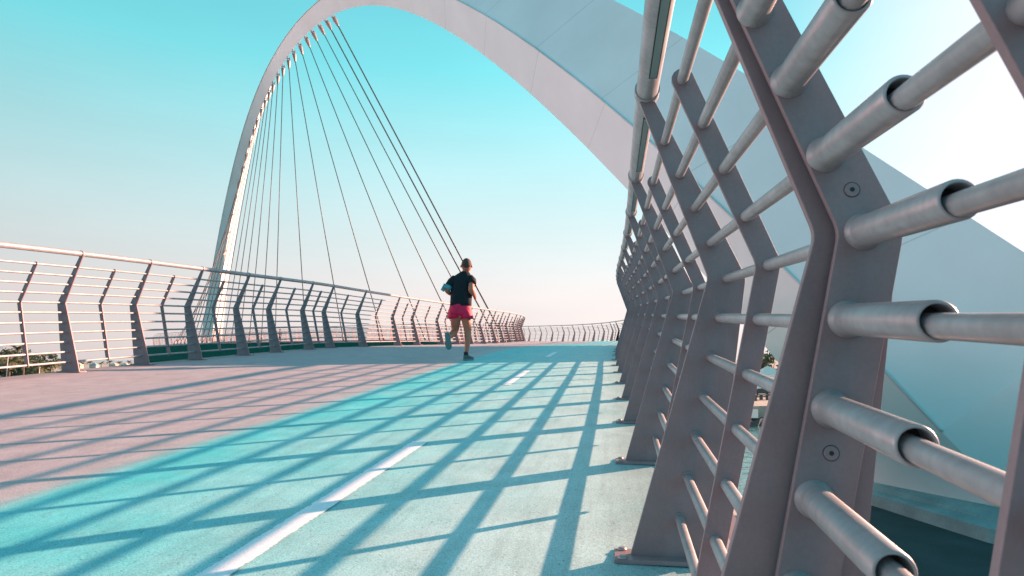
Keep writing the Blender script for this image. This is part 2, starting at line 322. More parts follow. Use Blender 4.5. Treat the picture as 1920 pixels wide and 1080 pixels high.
def picket_outline(hw=.0235):
    c = [(mid(ROWS[-1]), ROWS[-1]), (mid(KN), KN), (mid(ROWS[0]), ROWS[0])]
    d0 = (Vector(c[1])-Vector(c[0])).normalized(); d1 = (Vector(c[2])-Vector(c[1])).normalized()
    n0 = Vector((-d0.y, d0.x)); n1 = Vector((-d1.y, d1.x)); nm = (n0+n1).normalized()/math.cos(n0.angle(n1)/2)
    a, b, e_ = map(Vector, c)
    L1 = [a+n0*hw, b+nm*hw, e_+n1*hw]; R1 = [a-n0*hw, b-nm*hw, e_-n1*hw]
    top = [e_+n1*hw*math.cos(t)+d1*hw*math.sin(t) for t in np.linspace(.2, math.pi-.2, 7)]
    bot = [a-n0*hw*math.cos(t)-d0*hw*math.sin(t) for t in np.linspace(.2, math.pi-.2, 7)]
    poly = [tuple(p) for p in [L1[0], L1[1], L1[2]]+top+[R1[2], R1[1], R1[0]]+bot]
    rads = [0, .05, 0]+[0]*7+[0, .04, 0]+[0]*7
    return fillet(poly, rads)
def bevel(o, wd=.0015):
    b = bmesh.new(); b.from_mesh(o.data)
    ed = [x for x in b.edges if len(x.link_faces) == 2 and x.calc_face_angle(0) > .9]
    bmesh.ops.bevel(b, geom=ed, offset=wd, segments=2, affect='EDGES', profile=.5); b.to_mesh(o.data); b.free()
PT = .014
def make_post(parent, near=True):
    m_ = MB(); m_.prism(post_outline(), -PT/2, PT/2); o = m_.build("post", steel, parent)
    if near: bevel(o)
    m_ = MB(); m_.box((.10, 0, .007), (.29, .115, .012)); bp = m_.build("base_plate", steel, o)
    if near: bevel(bp, .002)
    m_ = MB(); m_.tube([(.0725, -.022, 1.345), (.0725, .022, 1.345)], .0365, 20, up=(0, 0, 1)); m_.build("collar", steel_tube, o)
    return o
def make_picket(parent):
    m_ = MB(); m_.prism(picket_outline(), -.005, .005); o = m_.build("baluster", steel, parent); bevel(o, .001); return o

def build_fence(side, mains, name, label, rail_s0, extra_pickets=None):
    """side +1 = right edge, -1 = left edge; mains = arc positions of the full posts"""
    root = empty(name, P(0, side*HW)); tag(root, label, "railing")
    inv = -Vector(root.location)
    def at(s, w_, z): return P(s, side*(HW+w_), z)
    def rz(s): return -H(s) + (0 if side > 0 else math.pi)
    first = make_post(root); fp = make_picket(root)
    used = False
    for s in mains:
        loc = at(s, 0, 0) + inv
        if not used: first.location = loc; first.rotation_euler = (0, 0, rz(s)); used = True
        else: put(first, root, loc, rz(s))
    picks = extra_pickets if extra_pickets is not None else [(a+b)/2 for a, b in zip(mains[:-1], mains[1:])]
    used = False
    for s in picks:
        loc = at(s, 0, 0) + inv
        if not used: fp.location = loc; fp.rotation_euler = (0, 0, rz(s)); used = True
        else: put(fp, root, loc, rz(s))
    sup = sorted(list(mains)+list(picks))
    for r_, z in enumerate(ROWS):
        m_ = MB(); pts = []; wv = rng.uniform(-1, 1, len(sup)*3)
        for i, s in enumerate(sup):
            pts.append(at(s, mid(z), z))
        m_.tube(pts, TR, 12); m_.build("rail", steel_tube, root, inv)
    m_ = MB(); m_.tube([at(s, .0725, 1.345) for s in np.arange(sup[0], sup[-1]+.01, .6)], .0315, 20)
    hr = m_.build("handrail", steel_tube, root, inv)
    return root, inv, at, rz, hr

def s_at_y(side, Y, lo=-3.5, hi=45):
    for _ in range(50):
        m_ = (lo+hi)/2
        if P(m_, side*HW).y < Y: lo = m_
        else: hi = m_
    return lo
# right railing: arc positions measured on the photo for the near posts, then regular bays
RM = [s_at_y(1, y) for y in (-1.45, -.25, .93, 1.97, 3.2, 4.35, 5.5, 6.73, 8.0, 9.13)]
s = RM[-1]+1.2
while s < 41.5: RM.append(s); s += 1.22
def s_at_px(side, px, lo=41.5, hi=125, dl=0.):
    for _ in range(50):
        m_ = (lo+hi)/2
        if px_of(P(m_, side*(HW+dl))) > px: lo = m_
        else: hi = m_
    return lo
far = [s_at_px(1, x, 43.5) for x in (1172, 1158, 1142, 1126, 1108.5, 1091, 1071.5, 1052, 1031, 1010, 989)]
RM = [x for x in RM if x < far[0]-.6] + far
s = RM[-1]+1.4
while s < SEND-.3 and len(RM) < 98: RM.append(s); s += 1.5
RPK = [s_at_y(1, .475), s_at_y(1, 1.44)] + [(a+b)/2 for a, b in zip(RM[3:-1], RM[4:])]
RPK = [(RM[0]+RM[1])/2] + RPK
rf, rinv, rat, rrz, rhr = build_fence(1, RM, "railing", "grey steel railing close on the right with kinked posts above the quay", -3.5, RPK)
# left railing
LMy = [.9, 2.05, 3.2, 4.35, 5.45, 6.6, 7.72, 8.9, 10.06, 11.37, 12.45, 13.78, 14.76, 16.52, 18.68, 20.05, 22.0, 23.5, 25.0, 26.61, 28.33, 29.75, 31.2, 33.2, 34.8, 36.4]
LM = [s_at_y(-1, y) for y in LMy]
s = LM[-1]+1.35
while s < SEND-.3 and len(LM) < 98: LM.append(s); s += 1.35
lf, linv, lat_, lrz, lhr = build_fence(-1, LM, "railing", "sunlit steel railing along the left deck edge, curving away past the runner", -3.5)

# light strips under the right handrail, one per bay near the camera
for i in range(0, 22):
    a_, b_ = RM[i], RM[i+1]; u0, u1 = a_+.13*(b_-a_), a_+.80*(b_-a_)
    m_ = MB(); q = []
    for s in (u0, u1):
        for dw, dz in ((-.009, .0), (.013, .0), (.013, .006), (-.009, .006)): q.append(rat(s, .0725+dw+.004, 1.345-.0335+dz))
    m_.add(q, [(0, 1, 2, 3), (4, 7, 6, 5), (0, 4, 5, 1), (1, 5, 6, 2), (2, 6, 7, 3), (3, 7, 4, 0)])
    fr = m_.build("light_strip_frame", dark, rhr)
    m_ = MB(); q = []
    for s in (u0+.008, u1-.008):
        for dw, dz in ((-.0065, -.0012), (.0105, -.0012), (.0105, .003), (-.0065, .003)): q.append(rat(s, .0725+dw+.004, 1.345-.0335+dz))
    m_.add(q, [(0, 1, 2, 3), (4, 7, 6, 5), (0, 4, 5, 1), (1, 5, 6, 2), (2, 6, 7, 3), (3, 7, 4, 0)])
    m_.build("light_strip", led, fr)

# anchor bolts on the posts near the camera
for sgn, ml, root_, at_, inv_ in ((1, RM[:8], rf, rat, rinv), (-1, LM[4:12], lf, lat_, linv)):
    for s in ml:
        pp = min([c for c in root_.children if c.name.startswith("post")], key=lambda c: (c.location-(at_(s, 0, 0)+inv_)).length)
        for x in (-.022, .19):
            for y in (-.043, .043):
                m_ = MB(); m_.tube([(x, y, .013), (x, y, .016), (x, y, .021)], [.0135, .0135, .008], 6 if False else 12); m_.build("anchor_bolt", bolt_m, pp)
# weld bead round each rail on the near right posts
for s in RM[2:9]:
    pp = min([c for c in rf.children if c.name.startswith("post")], key=lambda c: (c.location-(rat(s, 0, 0)+rinv)).length)
    for z in ROWS:
        m_ = MB(); m_.tube([(mid(z), -.0065, z), (mid(z), -.0095, z), (mid(z), -.0105, z)], [.0158, .0148, .0125], 18); m_.build("weld_bead", steel, pp)
# expansion joint: cover plate, sleeves and bolts on the third post
jp = [c for c in rf.children if c.name.startswith("post")]
s0 = RM[2]; jpost = min(jp, key=lambda c: (c.location-(rat(s0, 0, 0)+rinv)).length)
co_ = []
zt = np.linspace(.03, 1.25, 40)
def cmid(z): return mid(z)+.010
cl = [(cmid(.03), .03), (cmid(KN), KN), (cmid(1.27), 1.27)]
poly = fillet([(cl[0][0]-.036, .03), (cl[1][0]-.039, KN), (cl[2][0]-.028, 1.27), (cl[2][0]+.028, 1.27), (cl[1][0]+.039, KN), (cl[0][0]+.036, .03)], [0, .05, 0, 0, .06, 0])
m_ = MB(); m_.prism(poly, -.030, -.019); cp = m_.build("cover_plate", steel, jpost); bevel(cp, .0012)
for z in (.22, .62, .84, 1.14): m_ = MB(); m_.tube([(cmid(z), -.019, z), (cmid(z), -.0071, z)], .012, 12); m_.build("spacer", dark, jpost)
for z in (.283, .505, .838, 1.14):
    m_ = MB(); x = cmid(z)
    m_.tube([(x, -.0302, z), (x, -.0318, z)], [.0095, .0085], 24, up=(0, 0, 1)); b1 = m_.build("bolt", steel, jpost)
    m_ = MB(); m_.tube([(x, -.0300, z), (x, -.0303, z)], .0101, 24); m_.build("bolt_recess", dark, b1)
    m_ = MB(); m_.tube([(x, -.0319, z), (x, -.0322, z)], .0032, 6); m_.build("bolt_socket", dark, b1)
SL = .0645
for z in ROWS:
    m_ = MB(); x = mid(z); ro, ri = .0198, .0158; y0, y1 = -.030, -.275
    n = 28; vs = []; rings = [(ro*1.22, y0), (ro*1.2, y0-.004), (ro*1.03, y0-.011), (ro, y0-.014), (ro, y1+.002), (ro-.0015, y1), (ri+.0008, y1), (ri, y1+.001), (ri, y1+.09)]
    for r_, y in rings:
        for k in range(n): vs.append((x+r_*math.cos(2*math.pi*k/n), y, z+r_*math.sin(2*math.pi*k/n)+SL*y))
    fs = [(i*n+k, i*n+(k+1) % n, (i+1)*n+(k+1) % n, (i+1)*n+k) for i in range(len(rings)-1) for k in range(n)]
    m_.add(vs, fs, True); sl = m_.build("sleeve", steel_tube, jpost)
    m_ = MB(); m_.tube([(x, y1+.03, z+SL*(y1+.03)), (x, y1+.06, z+SL*(y1+.06))], ri-.0002, 24); m_.build("sleeve_gasket", dark, sl)

# ------------------------------------------------------------------ arch
ARCH_F = np.array([9.0, 15.9]); AA = R(-32.3)
AD = np.array([math.sin(AA), math.cos(AA)]); AB = np.array([math.cos(AA), -math.sin(AA), 0.])
U0, U1 = .6379237, 98.1390658
CO = [15.114, -4.641, -15.084, 1.875, -.716, .088, .127, -.092]
UU = U0+(U1-U0)*(1-np.cos(np.linspace(0, np.pi, 161)))/2
TH = np.arccos(np.clip(-((UU-U0)/(U1-U0)*2-1)*.995, -1, 1))
AZ_ = sum(c*np.cos(i*TH) for i, c in enumerate(CO))
P1 = np.stack([ARCH_F[0]+AD[0]*UU, ARCH_F[1]+AD[1]*UU, AZ_+CZ], -1)
T = np.gradient(P1, axis=0); T /= np.linalg.norm(T, axis=1)[:, None]
NN = np.cross(AB, T); NN *= np.sign(NN[80, 2])
sg = np.linspace(-1, 1, 161); bas = np.stack([np.ones_like(sg), sg, sg*sg], -1)
XC = [0.856, -2.955, -1.434, 1.054, 0.491, 0.193, 3.253, -3.373, -0.425, 0.68, 0.687, 0.146]
a_, b_, c_, e_ = [bas@np.array(XC[i*3:i*3+3]) for i in range(4)]
XD = [1.464, -0.852, -0.525, 0.511, 1.015, -0.051, 3.465, -2.749, -0.001, 0.807, 0.692, 0.089]   # far half of the rib
wgt = np.clip((sg+.25)/.5, 0, 1); wgt = wgt*wgt*(3-2*wgt)
a_, b_, c_, e_ = [(bas@np.array(XC[i*3:i*3+3]))*(1-wgt)+(bas@np.array(XD[i*3:i*3+3]))*wgt for i in range(4)]
P2 = P1+a_[:, None]*NN-b_[:, None]*AB; P3 = P1+c_[:, None]*NN+e_[:, None]*AB
def arch_build(t, b, co):
    nd = t.nodes.new; lk = t.links.new
    uv = nd("ShaderNodeUVMap"); uv.uv_map = "arch"; sp = nd("ShaderNodeSeparateXYZ"); lk(uv.outputs[0], sp.inputs[0])
    sk = nd("ShaderNodeMath"); sk.operation = 'MULTIPLY_ADD'; lk(sp.outputs[0], sk.inputs[0]); sk.inputs[1].default_value = .35; lk(sp.outputs[1], sk.inputs[2])
    dv = nd("ShaderNodeMath"); dv.operation = 'DIVIDE'; lk(sk.outputs[0], dv.inputs[0]); dv.inputs[1].default_value = 5.3
    fr = nd("ShaderNodeMath"); fr.operation = 'FRACT'; lk(dv.outputs[0], fr.inputs[0])
    lt = nd("ShaderNodeMath"); lt.operation = 'LESS_THAN'; lk(fr.outputs[0], lt.inputs[0]); lt.inputs[1].default_value = .007
    n1 = nd("ShaderNodeTexNoise"); n1.inputs['Scale'].default_value = .35; n1.inputs['Detail'].default_value = 6; lk(co.outputs['Object'], n1.inputs['Vector'])
    mr_ = nd("ShaderNodeMapRange"); mr_.inputs[1].default_value = .3; mr_.inputs[2].default_value = .7; mr_.inputs[3].default_value = .93; mr_.inputs[4].default_value = 1.05; lk(n1.outputs['Fac'], mr_.inputs[0])
    n2 = nd("ShaderNodeTexNoise"); n2.inputs['Scale'].default_value = .25; n2.inputs['Detail'].default_value = 2; lk(co.outputs['Object'], n2.inputs['Vector'])
    gate = nd("ShaderNodeMath"); gate.operation = 'MULTIPLY'; lk(lt.outputs[0], gate.inputs[0]); lk(n2.outputs['Fac'], gate.inputs[1])
    sb = nd("ShaderNodeMath"); sb.operation = 'MULTIPLY_ADD'; lk(gate.outputs[0], sb.inputs[0]); sb.inputs[1].default_value = -.5; lk(mr_.outputs[0], sb.inputs[2])
    v = nd("ShaderNodeVectorMath"); v.operation = 'SCALE'; v.inputs[0].default_value = (.88, .82, .82); lk(sb.outputs[0], v.inputs['Scale']); lk(v.outputs[0], b.inputs['Base Color'])
    bp = nd("ShaderNodeBump"); bp.inputs['Strength'].default_value = .3; bp.inputs['Distance'].default_value = .06; lk(n1.outputs['Fac'], bp.inputs['Height']); lk(bp.outputs[0], b.inputs['Normal'])
arch_m = mat("arch_white_steel", (.6, .55, .53), .42, 0, .5, build=arch_build)
# extend both feet down
def ext(Pn, i, j, zend):
    d = Pn[i]-Pn[j]; t = (zend-Pn[i][2])/d[2]; return Pn[i]+d*t
rows = []
zr = 1.2
rows.append([ext(Q, 0, 3, zr) for Q in (P1, P2, P3)])
for i in range(len(P1)): rows.append([P1[i], P2[i], P3[i]])
rows.append([ext(Q, -1, -4, -1.) for Q in (P1, P2, P3)])
arc = np.r_[0, np.cumsum([np.linalg.norm(rows[i+1][0]-rows[i][0]) for i in range(len(rows)-1)])]
me = bpy.data.meshes.new("arch"); vs = []; fs = []; uvs = []
for fce, (ia, ib) in enumerate(((0, 1), (1, 2), (2, 0))):
    for r_ in range(len(rows)):
        for kq in range(4):
            u = kq/3; p = rows[r_][ia]*(1-u)+rows[r_][ib]*u
            vs.append(tuple(p)); uvs.append((u*np.linalg.norm(rows[r_][ib]-rows[r_][ia])+fce*1.3, arc[r_]))
    o_ = fce*len(rows)*4
    for r_ in range(len(rows)-1):
        for kq in range(3): fs.append((o_+r_*4+kq, o_+r_*4+kq+1, o_+(r_+1)*4+kq+1, o_+(r_+1)*4+kq))
me.from_pydata(vs, [], fs); ul = me.uv_layers.new(name="arch")
for lp in me.loops: ul.data[lp.index].uv = uvs[lp.vertex_index]
me.update(); me.polygons.foreach_set('use_smooth', [True]*len(fs)); me.materials.append(arch_m)
bm = bmesh.new(); bm.from_mesh(me); bmesh.ops.remove_doubles(bm, verts=bm.verts, dist=.0005)
for x in bm.edges:
    if len(x.link_faces) == 2 and x.calc_face_angle(0) > .22: x.smooth = False
bmesh.ops.recalc_face_normals(bm, faces=bm.faces); bm.to_mesh(me); bm.free()
arch = empty("arch", (P1[0][0], P1[0][1], 1.65)); tag(arch, "tall white steel arch with a three-sided section, spanning over the bridge deck", "arch")
ab = bpy.data.objects.new("arch_rib", me); col.objects.link(ab); ab.parent = arch; ab.location = -Vector(arch.location)
# small lip along the lower outer edge
m_ = MB()
m_.tube([tuple(p+ (p-q)*.01) for p, q in zip(P2[:150:2], P1[:150:2])], .035, 6); m_.build("edge_lip", arch_m, arch, -Vector(arch.location))

# plinth for the right foot (on the quay) and for the far foot
f1, f2, f3 = rows[1]
pl = MB()
c0 = (np.array(f1)+np.array(f2)+np.array(f3))/3
def foot_poly(Q, grow, z):
    c = np.mean(Q, 0); return [tuple((c+(np.array(q)-c)*grow)[:2])+(z,) for q in Q]
def loft(mb, rings):
    n = len(rings[0]); vs = [p for r_ in rings for p in r_]
    fs = [(i*n+j, i*n+(j+1) % n, (i+1)*n+(j+1) % n, (i+1)*n+j) for i in range(len(rings)-1) for j in range(n)]
    mb.add(vs, fs+[tuple(reversed(range(n))), tuple((len(rings)-1)*n+j for j in range(n))])
gq = [ext(Q, 0, 3, 1.70) for Q in (P1, P2, P3)]
def offs(Q, d, z):
    """triangle Q pushed outward by d"""
    c = np.mean(Q, 0)[:2]; n = len(Q); o_ = []
    for i in range(n):
        p = np.array(Q[i])[:2]; a = np.array(Q[i-1])[:2]; b = np.array(Q[(i+1) % n])[:2]
        u = (p-a)/np.linalg.norm(p-a); v = (p-b)/np.linalg.norm(p-b); k = (u+v)/np.linalg.norm(u+v); sn = abs(u[0]*v[1]-u[1]*v[0])
        o_.append((p[0]+k[0]*d/max(.45, math.sqrt((1-u@v)/2) if False else .6), p[1]+k[1]*d/.6, z))
    return o_
QZ = 1.25
pl = MB(); loft(pl, [offs(gq, .0, 1.72), offs(gq, .12, 1.70), offs(gq, .35, 1.56), offs(gq, .62, 1.50), offs(gq, .66, QZ-.1)])
o = pl.build("foot_plinth", plinth_m, arch, -Vector(arch.location))
fq = [ext(Q, -1, -4, 1.0) for Q in (P1, P2, P3)]
pl = MB(); loft(pl, [offs(fq, .3, 1.6), offs(fq, 1.0, 1.3), offs(fq, 1.4, -.6)]); pl.build("foot_plinth", plinth_m, arch, -Vector(arch.location))

# ------------------------------------------------------------------ hanger cables
cable_m = mat("cable_steel", (.07, .075, .08), .5, .4, .5)
sock_m = mat("socket_steel", (.34, .25, .24), .5, .4, .5)
anchor_px = [624, 611, 598, 584.6, 572.6, 561, 550, 540.6, 531, 522, 513, 506, 499, 492, 484, 478]
def u_at_px(x):
    best = None
    for i in range(60, len(P1)-1):
        a = px_of(Vector(P1[i])); b = px_of(Vector(P1[i+1]))
        if (a-x)*(b-x) <= 0: return i+(a-x)/(a-b)
stations = [u_at_px(x) for x in anchor_px]
def arch_pt(Q, fi): i = int(fi); return Q[i]*(1-(fi-i))+Q[i+1]*(fi-i)
step = (UU[int(stations[-1])]-UU[int(stations[0])])/(len(stations)-1)
u_ = np.interp(stations[-1], range(161), UU)
for k in range(9): u_ += step; stations.append(float(np.interp(u_, UU, range(161))))
bots = [46.5, 48.6, 51.6, 56.6, 62.6, 68.6, 74.4, 79.8, 84.2, 86.3, 88.2, 89.8, 91.2, 92.4, 93.5, 94.5, 95.5, 96.4, 97.3, 98.2, 99, 99.8, 100.6, 101.3, 102]
bots_old = [46.5, 48.6, 51.6, 56.6, 62.6, 68.6, 74.4, 79.8, 84.2, 86.6, 89.3, 91.6, 93.8, 96, 98.1, 100.1, 102, 103.9, 105.7, 107.4, 109, 110.5, 112, 113.4, 114.7]
ordn = "first second third fourth fifth sixth seventh eighth ninth tenth eleventh twelfth thirteenth fourteenth fifteenth sixteenth seventeenth eighteenth nineteenth twentieth twenty-first twenty-second twenty-third twenty-fourth twenty-fifth".split()
for i, (fi, s) in enumerate(zip(stations, bots)):
    A = Vector(arch_pt(P1, fi)); Tn = Vector(arch_pt(T, fi)); Nv = Vector(arch_pt(NN, fi)); B = P(s, -(EDGE+.12), -.05)
    d = (B-A).normalized(); A0 = A - Nv*.05
    m_ = MB(); m_.tube([A0+d*1.0, B], .055 if i < 2 else .042, 8)
    c = m_.build("hanger_cable", cable_m, None, None); c.data.transform(Matrix.Translation(-B)); c.location = B
    w0 = "thin taut hanger cable, %s of the fan counting down from the arch crown" % ordn[i]
    if i == 24: w0 = "thin taut hanger cable, last and lowest on the arch's left leg"
    tag(c, w0, "cable", "hanger cables fanning from the arch to the deck")
    m_ = MB(); m_.tube([A0+d*.38, A0+d*.50, A0+d*1.15, A0+d*1.3], [.17, .20, .10, .045], 12)
    m_.build("cable_socket", sock_m, c, -B)
    sd_ = d.cross(Tn).normalized()
    m_ = MB()
    for q in (-1, 1):
        o1 = sd_*.10*q; tq = Tn*.15
        v = [A0+o1-tq, A0+o1+tq, A0+d*.5+o1+tq*.9, A0+d*.5+o1-tq*.9]; v2 = [p+sd_*.03*q for p in v]
        m_ = MB(); m_.add(v+v2, [(0, 1, 2, 3), (7, 6, 5, 4), (0, 4, 5, 1), (1, 5, 6, 2), (2, 6, 7, 3), (3, 7, 4, 0)]); m_.build("fork_lug", sock_m, c, -B)
    m_ = MB(); m_.tube([A0+d*.2-sd_*.16, A0+d*.2+sd_*.16], .05, 8); m_.build("fork_pin", sock_m, c, -B)
    m_ = MB(); m_.tube([B, B-d*.55, B-d*.7], [.075, .075, .035], 10); m_.build("lower_socket", sock_m, c, -B)

# ------------------------------------------------------------------ people
skin = mat("skin", (.50, .155, .095), .5, 0, .4, noise=(12, .06, 3))
hair_m = mat("short_hair", (.065, .03, .026), .8, noise=(120, .3, 3))
shirt_m = mat("navy_shirt", (.008, .012, .018), .8, 0, .3, noise=(30, .25, 4), bump=(14, .5, .012))
short_m = mat("crimson_shorts", (.66, .006, .065), .6, 0, .35, noise=(14, .2, 4), bump=(18, .5, .012))
shoe_m = mat("grey_green_shoe", (.07, .11, .115), .6, noise=(60, .3, 3))
sole_m = mat("shoe_sole", (.10, .20, .21), .6, noise=(70, .3, 3))
sock_f = mat("black_sock", (.02, .022, .028), .9)
band_m = mat("teal_armband", (.07, .28, .33), .4)
def skinned(name, joints, edges, m, parent, sub=2, root_i=0):
    me = bpy.data.meshes.new(name); me.from_pydata([j[:3] for j in joints], edges, [])
    o = bpy.data.objects.new(name, me); col.objects.link(o)
    md = o.modifiers.new("s", 'SKIN'); md.use_smooth_shade = True; md.branch_smoothing = .6
    for i, j in enumerate(joints):
        sv = me.skin_vertices[0].data[i]; r_ = j[3]; sv.radius = (r_, j[4]) if len(j) > 4 else (r_, r_); sv.use_root = (i == root_i)
    if sub: u = o.modifiers.new("u", 'SUBSURF'); u.levels = sub; u.render_levels = sub
    dg = bpy.context.evaluated_depsgraph_get(); ev = o.evaluated_get(dg)
    nm = bpy.data.meshes.new_from_object(ev); o.modifiers.clear(); o.data = nm
    nm.materials.clear(); nm.materials.append(m); nm.polygons.foreach_set('use_smooth', [True]*len(nm.polygons))
    if parent: o.parent = parent
    return o
def lofted(name, rings, m, parent, n=20, cap=(True, True)):
    """rings: (cx, cy, cz, rx, ry, tiltx, tilty) horizontal ellipses"""
    mb = MB(); vs = []; fs = []
    for r_ in rings:
        x, y, z, rx, ry = r_[:5]; tx = r_[5] if len(r_) > 5 else 0; ty = r_[6] if len(r_) > 6 else 0
        pw = r_[7] if len(r_) > 7 else 1
        for k in range(n):
            a = 2*math.pi*k/n; ca, sa = math.cos(a), math.sin(a)
            ca = math.copysign(abs(ca)**pw, ca); sa = math.copysign(abs(sa)**pw, sa)
            vs.append((x+rx*ca, y+ry*sa, z+tx*rx*ca+ty*ry*sa))
    for i in range(len(rings)-1):
        for k in range(n): fs.append((i*n+k, i*n+(k+1) % n, (i+1)*n+(k+1) % n, (i+1)*n+k))
    mb.add(vs, fs, True)
    if cap[0]: mb.f.append(tuple(reversed(range(n))))
    if cap[1]: mb.f.append(tuple((len(rings)-1)*n+k for k in range(n)))
    return mb.build(name, m, parent)

base = P(10.25, .86, .004)
run = empty("person", base); tag(run, "man running away in dark T-shirt and crimson shorts, teal band on his left arm", "person")
# joints: x right, y away, z up (metres); figure's support foot under the origin
J = [(-.115, .02, .70, .100, .075), (-.105, .04, .80, .095, .068), (-.097, .055, .92, .105, .072), (-.092, .07, 1.06, .12, .078), (-.085, .085, 1.19, .100, .065), (-.066, .10, 1.285, .056), (-.045, .115, 1.345, .056),
     (-.215, .085, 1.215, .048), (-.285, .045, 1.11, .038), (-.325, .02, 1.025, .036), (-.27, .12, .99, .032), (-.19, .22, 1.0, .022),      # left shoulder..wrist
     (.040, .07, 1.215, .050), (.055, -.02, 1.12, .048), (.050, -.105, 1.02, .046), (.075, -.03, .985, .041), (.097, .055, .955, .027),           # right arm
     (-.188, .03, .655, .090), (-.190, .09, .55, .082), (-.193, .15, .445, .055), (-.215, .05, .40, .058), (-.245, -.075, .36, .045), (-.262, -.165, .325, .026),   # left leg
     (-.035, .01, .655, .086), (-.015, .04, .54, .075), (-.001, .065, .42, .052), (.002, .035, .33, .056), (-.006, .0, .22, .042), (-.015, -.02, .105, .026)]  # right leg
E_ = [(0, 1), (1, 2), (2, 3), (3, 4), (4, 5), (5, 6), (4, 7), (7, 8), (8, 9), (9, 10), (10, 11), (4, 12), (12, 13), (13, 14), (14, 15), (15, 16), (0, 17), (17, 18), (18, 19), (19, 20), (20, 21), (21, 22), (0, 23), (23, 24), (24, 25), (25, 26), (26, 27), (27, 28)]
# hands: palm + five fingers curled, both sides
def hand(J, E_, wi, d, palm_n, side):
    d = Vector(d).normalized(); n_ = Vector(palm_n).normalized(); s_ = d.cross(n_).normalized()
    wv = Vector(J[wi][:3]); pc = wv+d*.045
    J.append((*pc, .027, .018)); pi = len(J)-1; E_.append((wi, pi))
    for q in range(4):
        off = (q-1.5)*.014; k0 = pc+d*.028+s_*off; k1 = k0+d*.016+n_*.014; k2 = k1-d*.012+n_*.010
        for r_, kx in ((.0075, k0), (.007, k1), (.006, k2)): J.append((*kx, r_))
        b = len(J)-3; E_ += [(pi, b), (b, b+1), (b+1, b+2)]
    t0 = pc-d*.008+s_*.026*side; t1 = t0+d*.022+n_*.012+s_*.004*side; t2 = t1+d*.010+n_*.010-s_*.012*side
    for r_, kx in ((.009, t0), (.008, t1), (.007, t2)): J.append((*kx, r_))
    b = len(J)-3; E_ += [(pi, b), (b, b+1), (b+1, b+2)]
hand(J, E_, 11, (.5, .6, .35), (.7, -.1, -.5), 1)
hand(J, E_, 16, (.12, .7, -.25), (-.9, .1, -.2), -1)
body = skinned("body", J, E_, skin, run)
# head joined to the body mesh
hb = MB(); hc = Vector((-.032, .125, 1.418)); vs = []; fs = []; nu, nv = 26, 20
for j in range(nv+1):
    ph = math.pi*j/nv
    for i in range(nu):
        th_ = 2*math.pi*i/nu; x = math.sin(ph)*math.cos(th_); y = math.sin(ph)*math.sin(th_); z = math.cos(ph)
        rx, ry, rz_ = .076, .092, .108
        if z < 0: rx *= 1-.14*z*z; ry *= 1-.06*z*z
        yy = y*ry; 
        if y > 0:
            yy += .018*math.exp(-((z+.12)/.14)**2-(x/.18)**2)*y      # nose
            yy -= .008*math.exp(-((z-.05)/.1)**2)*math.exp(-((abs(x)-.38)/.16)**2)   # eye sockets
            yy += .006*math.exp(-((z+.5)/.08)**2-(x/.3)**2)           # lips
            yy += .010*math.exp(-((z+.85)/.18)**2-(x/.3)**2)
        vs.append(hc+Vector((x*rx, yy, z*rz_)))
for j in range(nv):
    for i in range(nu): fs.append((j*nu+i, j*nu+(i+1) % nu, (j+1)*nu+(i+1) % nu, (j+1)*nu+i))
hb.add(vs, fs, True)
for q in (-1, 1):     # ears
    ce = hc+Vector((q*.078, -.004, -.012)); ring = []
    hb.tube([ce+Vector((-q*.006, 0, 0)), ce+Vector((q*.002, -.004, 0)), ce+Vector((q*.009, -.010, .002))], [.014, .017, .012], 12, up=(0, 0, 1), ell=[(1, 1.35)]*3)
hob = hb.build("head_tmp", skin)
bmj = bmesh.new(); bmj.from_mesh(body.data); bmj.from_mesh(hob.data); bmj.to_mesh(body.data); bmj.free(); bpy.data.objects.remove(hob)
body.data.polygons.foreach_set('use_smooth', [True]*len(body.data.polygons))
# short hair: cap over the skull, low at the back
hv = MB(); vs = []; fs = []; nu = 30; nv = 12
for j in range(nv+1):
    for i in range(nu):
        th_ = 2*math.pi*i/nu; back = .5-.5*math.sin(th_)
        phm = R(80)+R(36)*back
        ph = phm*j/nv; x = math.sin(ph)*math.cos(th_); y = math.sin(ph)*math.sin(th_); z = math.cos(ph)
        k = 1.03 if j < nv-1 else 1.004
        rx, ry = .076, .092
        if z < 0: rx *= 1-.14*z*z; ry *= 1-.06*z*z
        vs.append(hc+Vector((x*rx*k, y*ry*k, z*.108*k)))
for j in range(nv):
    for i in range(nu): fs.append((j*nu+i, j*nu+(i+1) % nu, (j+1)*nu+(i+1) % nu, (j+1)*nu+i))
hv.add(vs, fs, True); hv.build("hair", hair_m, run)
# shirt: torso + sleeves in one mesh
shm = MB()
def vring(c, rx, ry, n=28, tx=0.): return [Vector((c[0]+rx*math.cos(2*math.pi*k/n), c[1]+ry*math.sin(2*math.pi*k/n), c[2]+tx*math.cos(2*math.pi*k/n))) for k in range(n)]
rs = [vring((-.109, .03, .795), .150, .095), vring((-.108, .03, .80), .160, .103), vring((-.105, .04, .88), .160, .104), vring((-.100, .05, .98), .162, .102), vring((-.093, .062, 1.08), .166, .103), vring((-.088, .072, 1.16), .162, .098, tx=.004), vring((-.084, .08, 1.215), .157, .090), vring((-.078, .09, 1.262), .125, .076), vring((-.066, .098, 1.30), .080, .062), vring((-.056, .104, 1.322), .056, .052), vring((-.055, .104, 1.324), .050, .046)]
n = 28; vs = [p for r_ in rs for p in r_]
for i_, v_ in enumerate(vs):     # cloth folds round the waist and between the shoulders
    v_.y += .006*math.sin(v_.z*55+v_.x*30)*math.exp(-((v_.z-.9)/.12)**2)+.004*math.sin(v_.x*70)*math.exp(-((v_.z-1.12)/.1)**2)
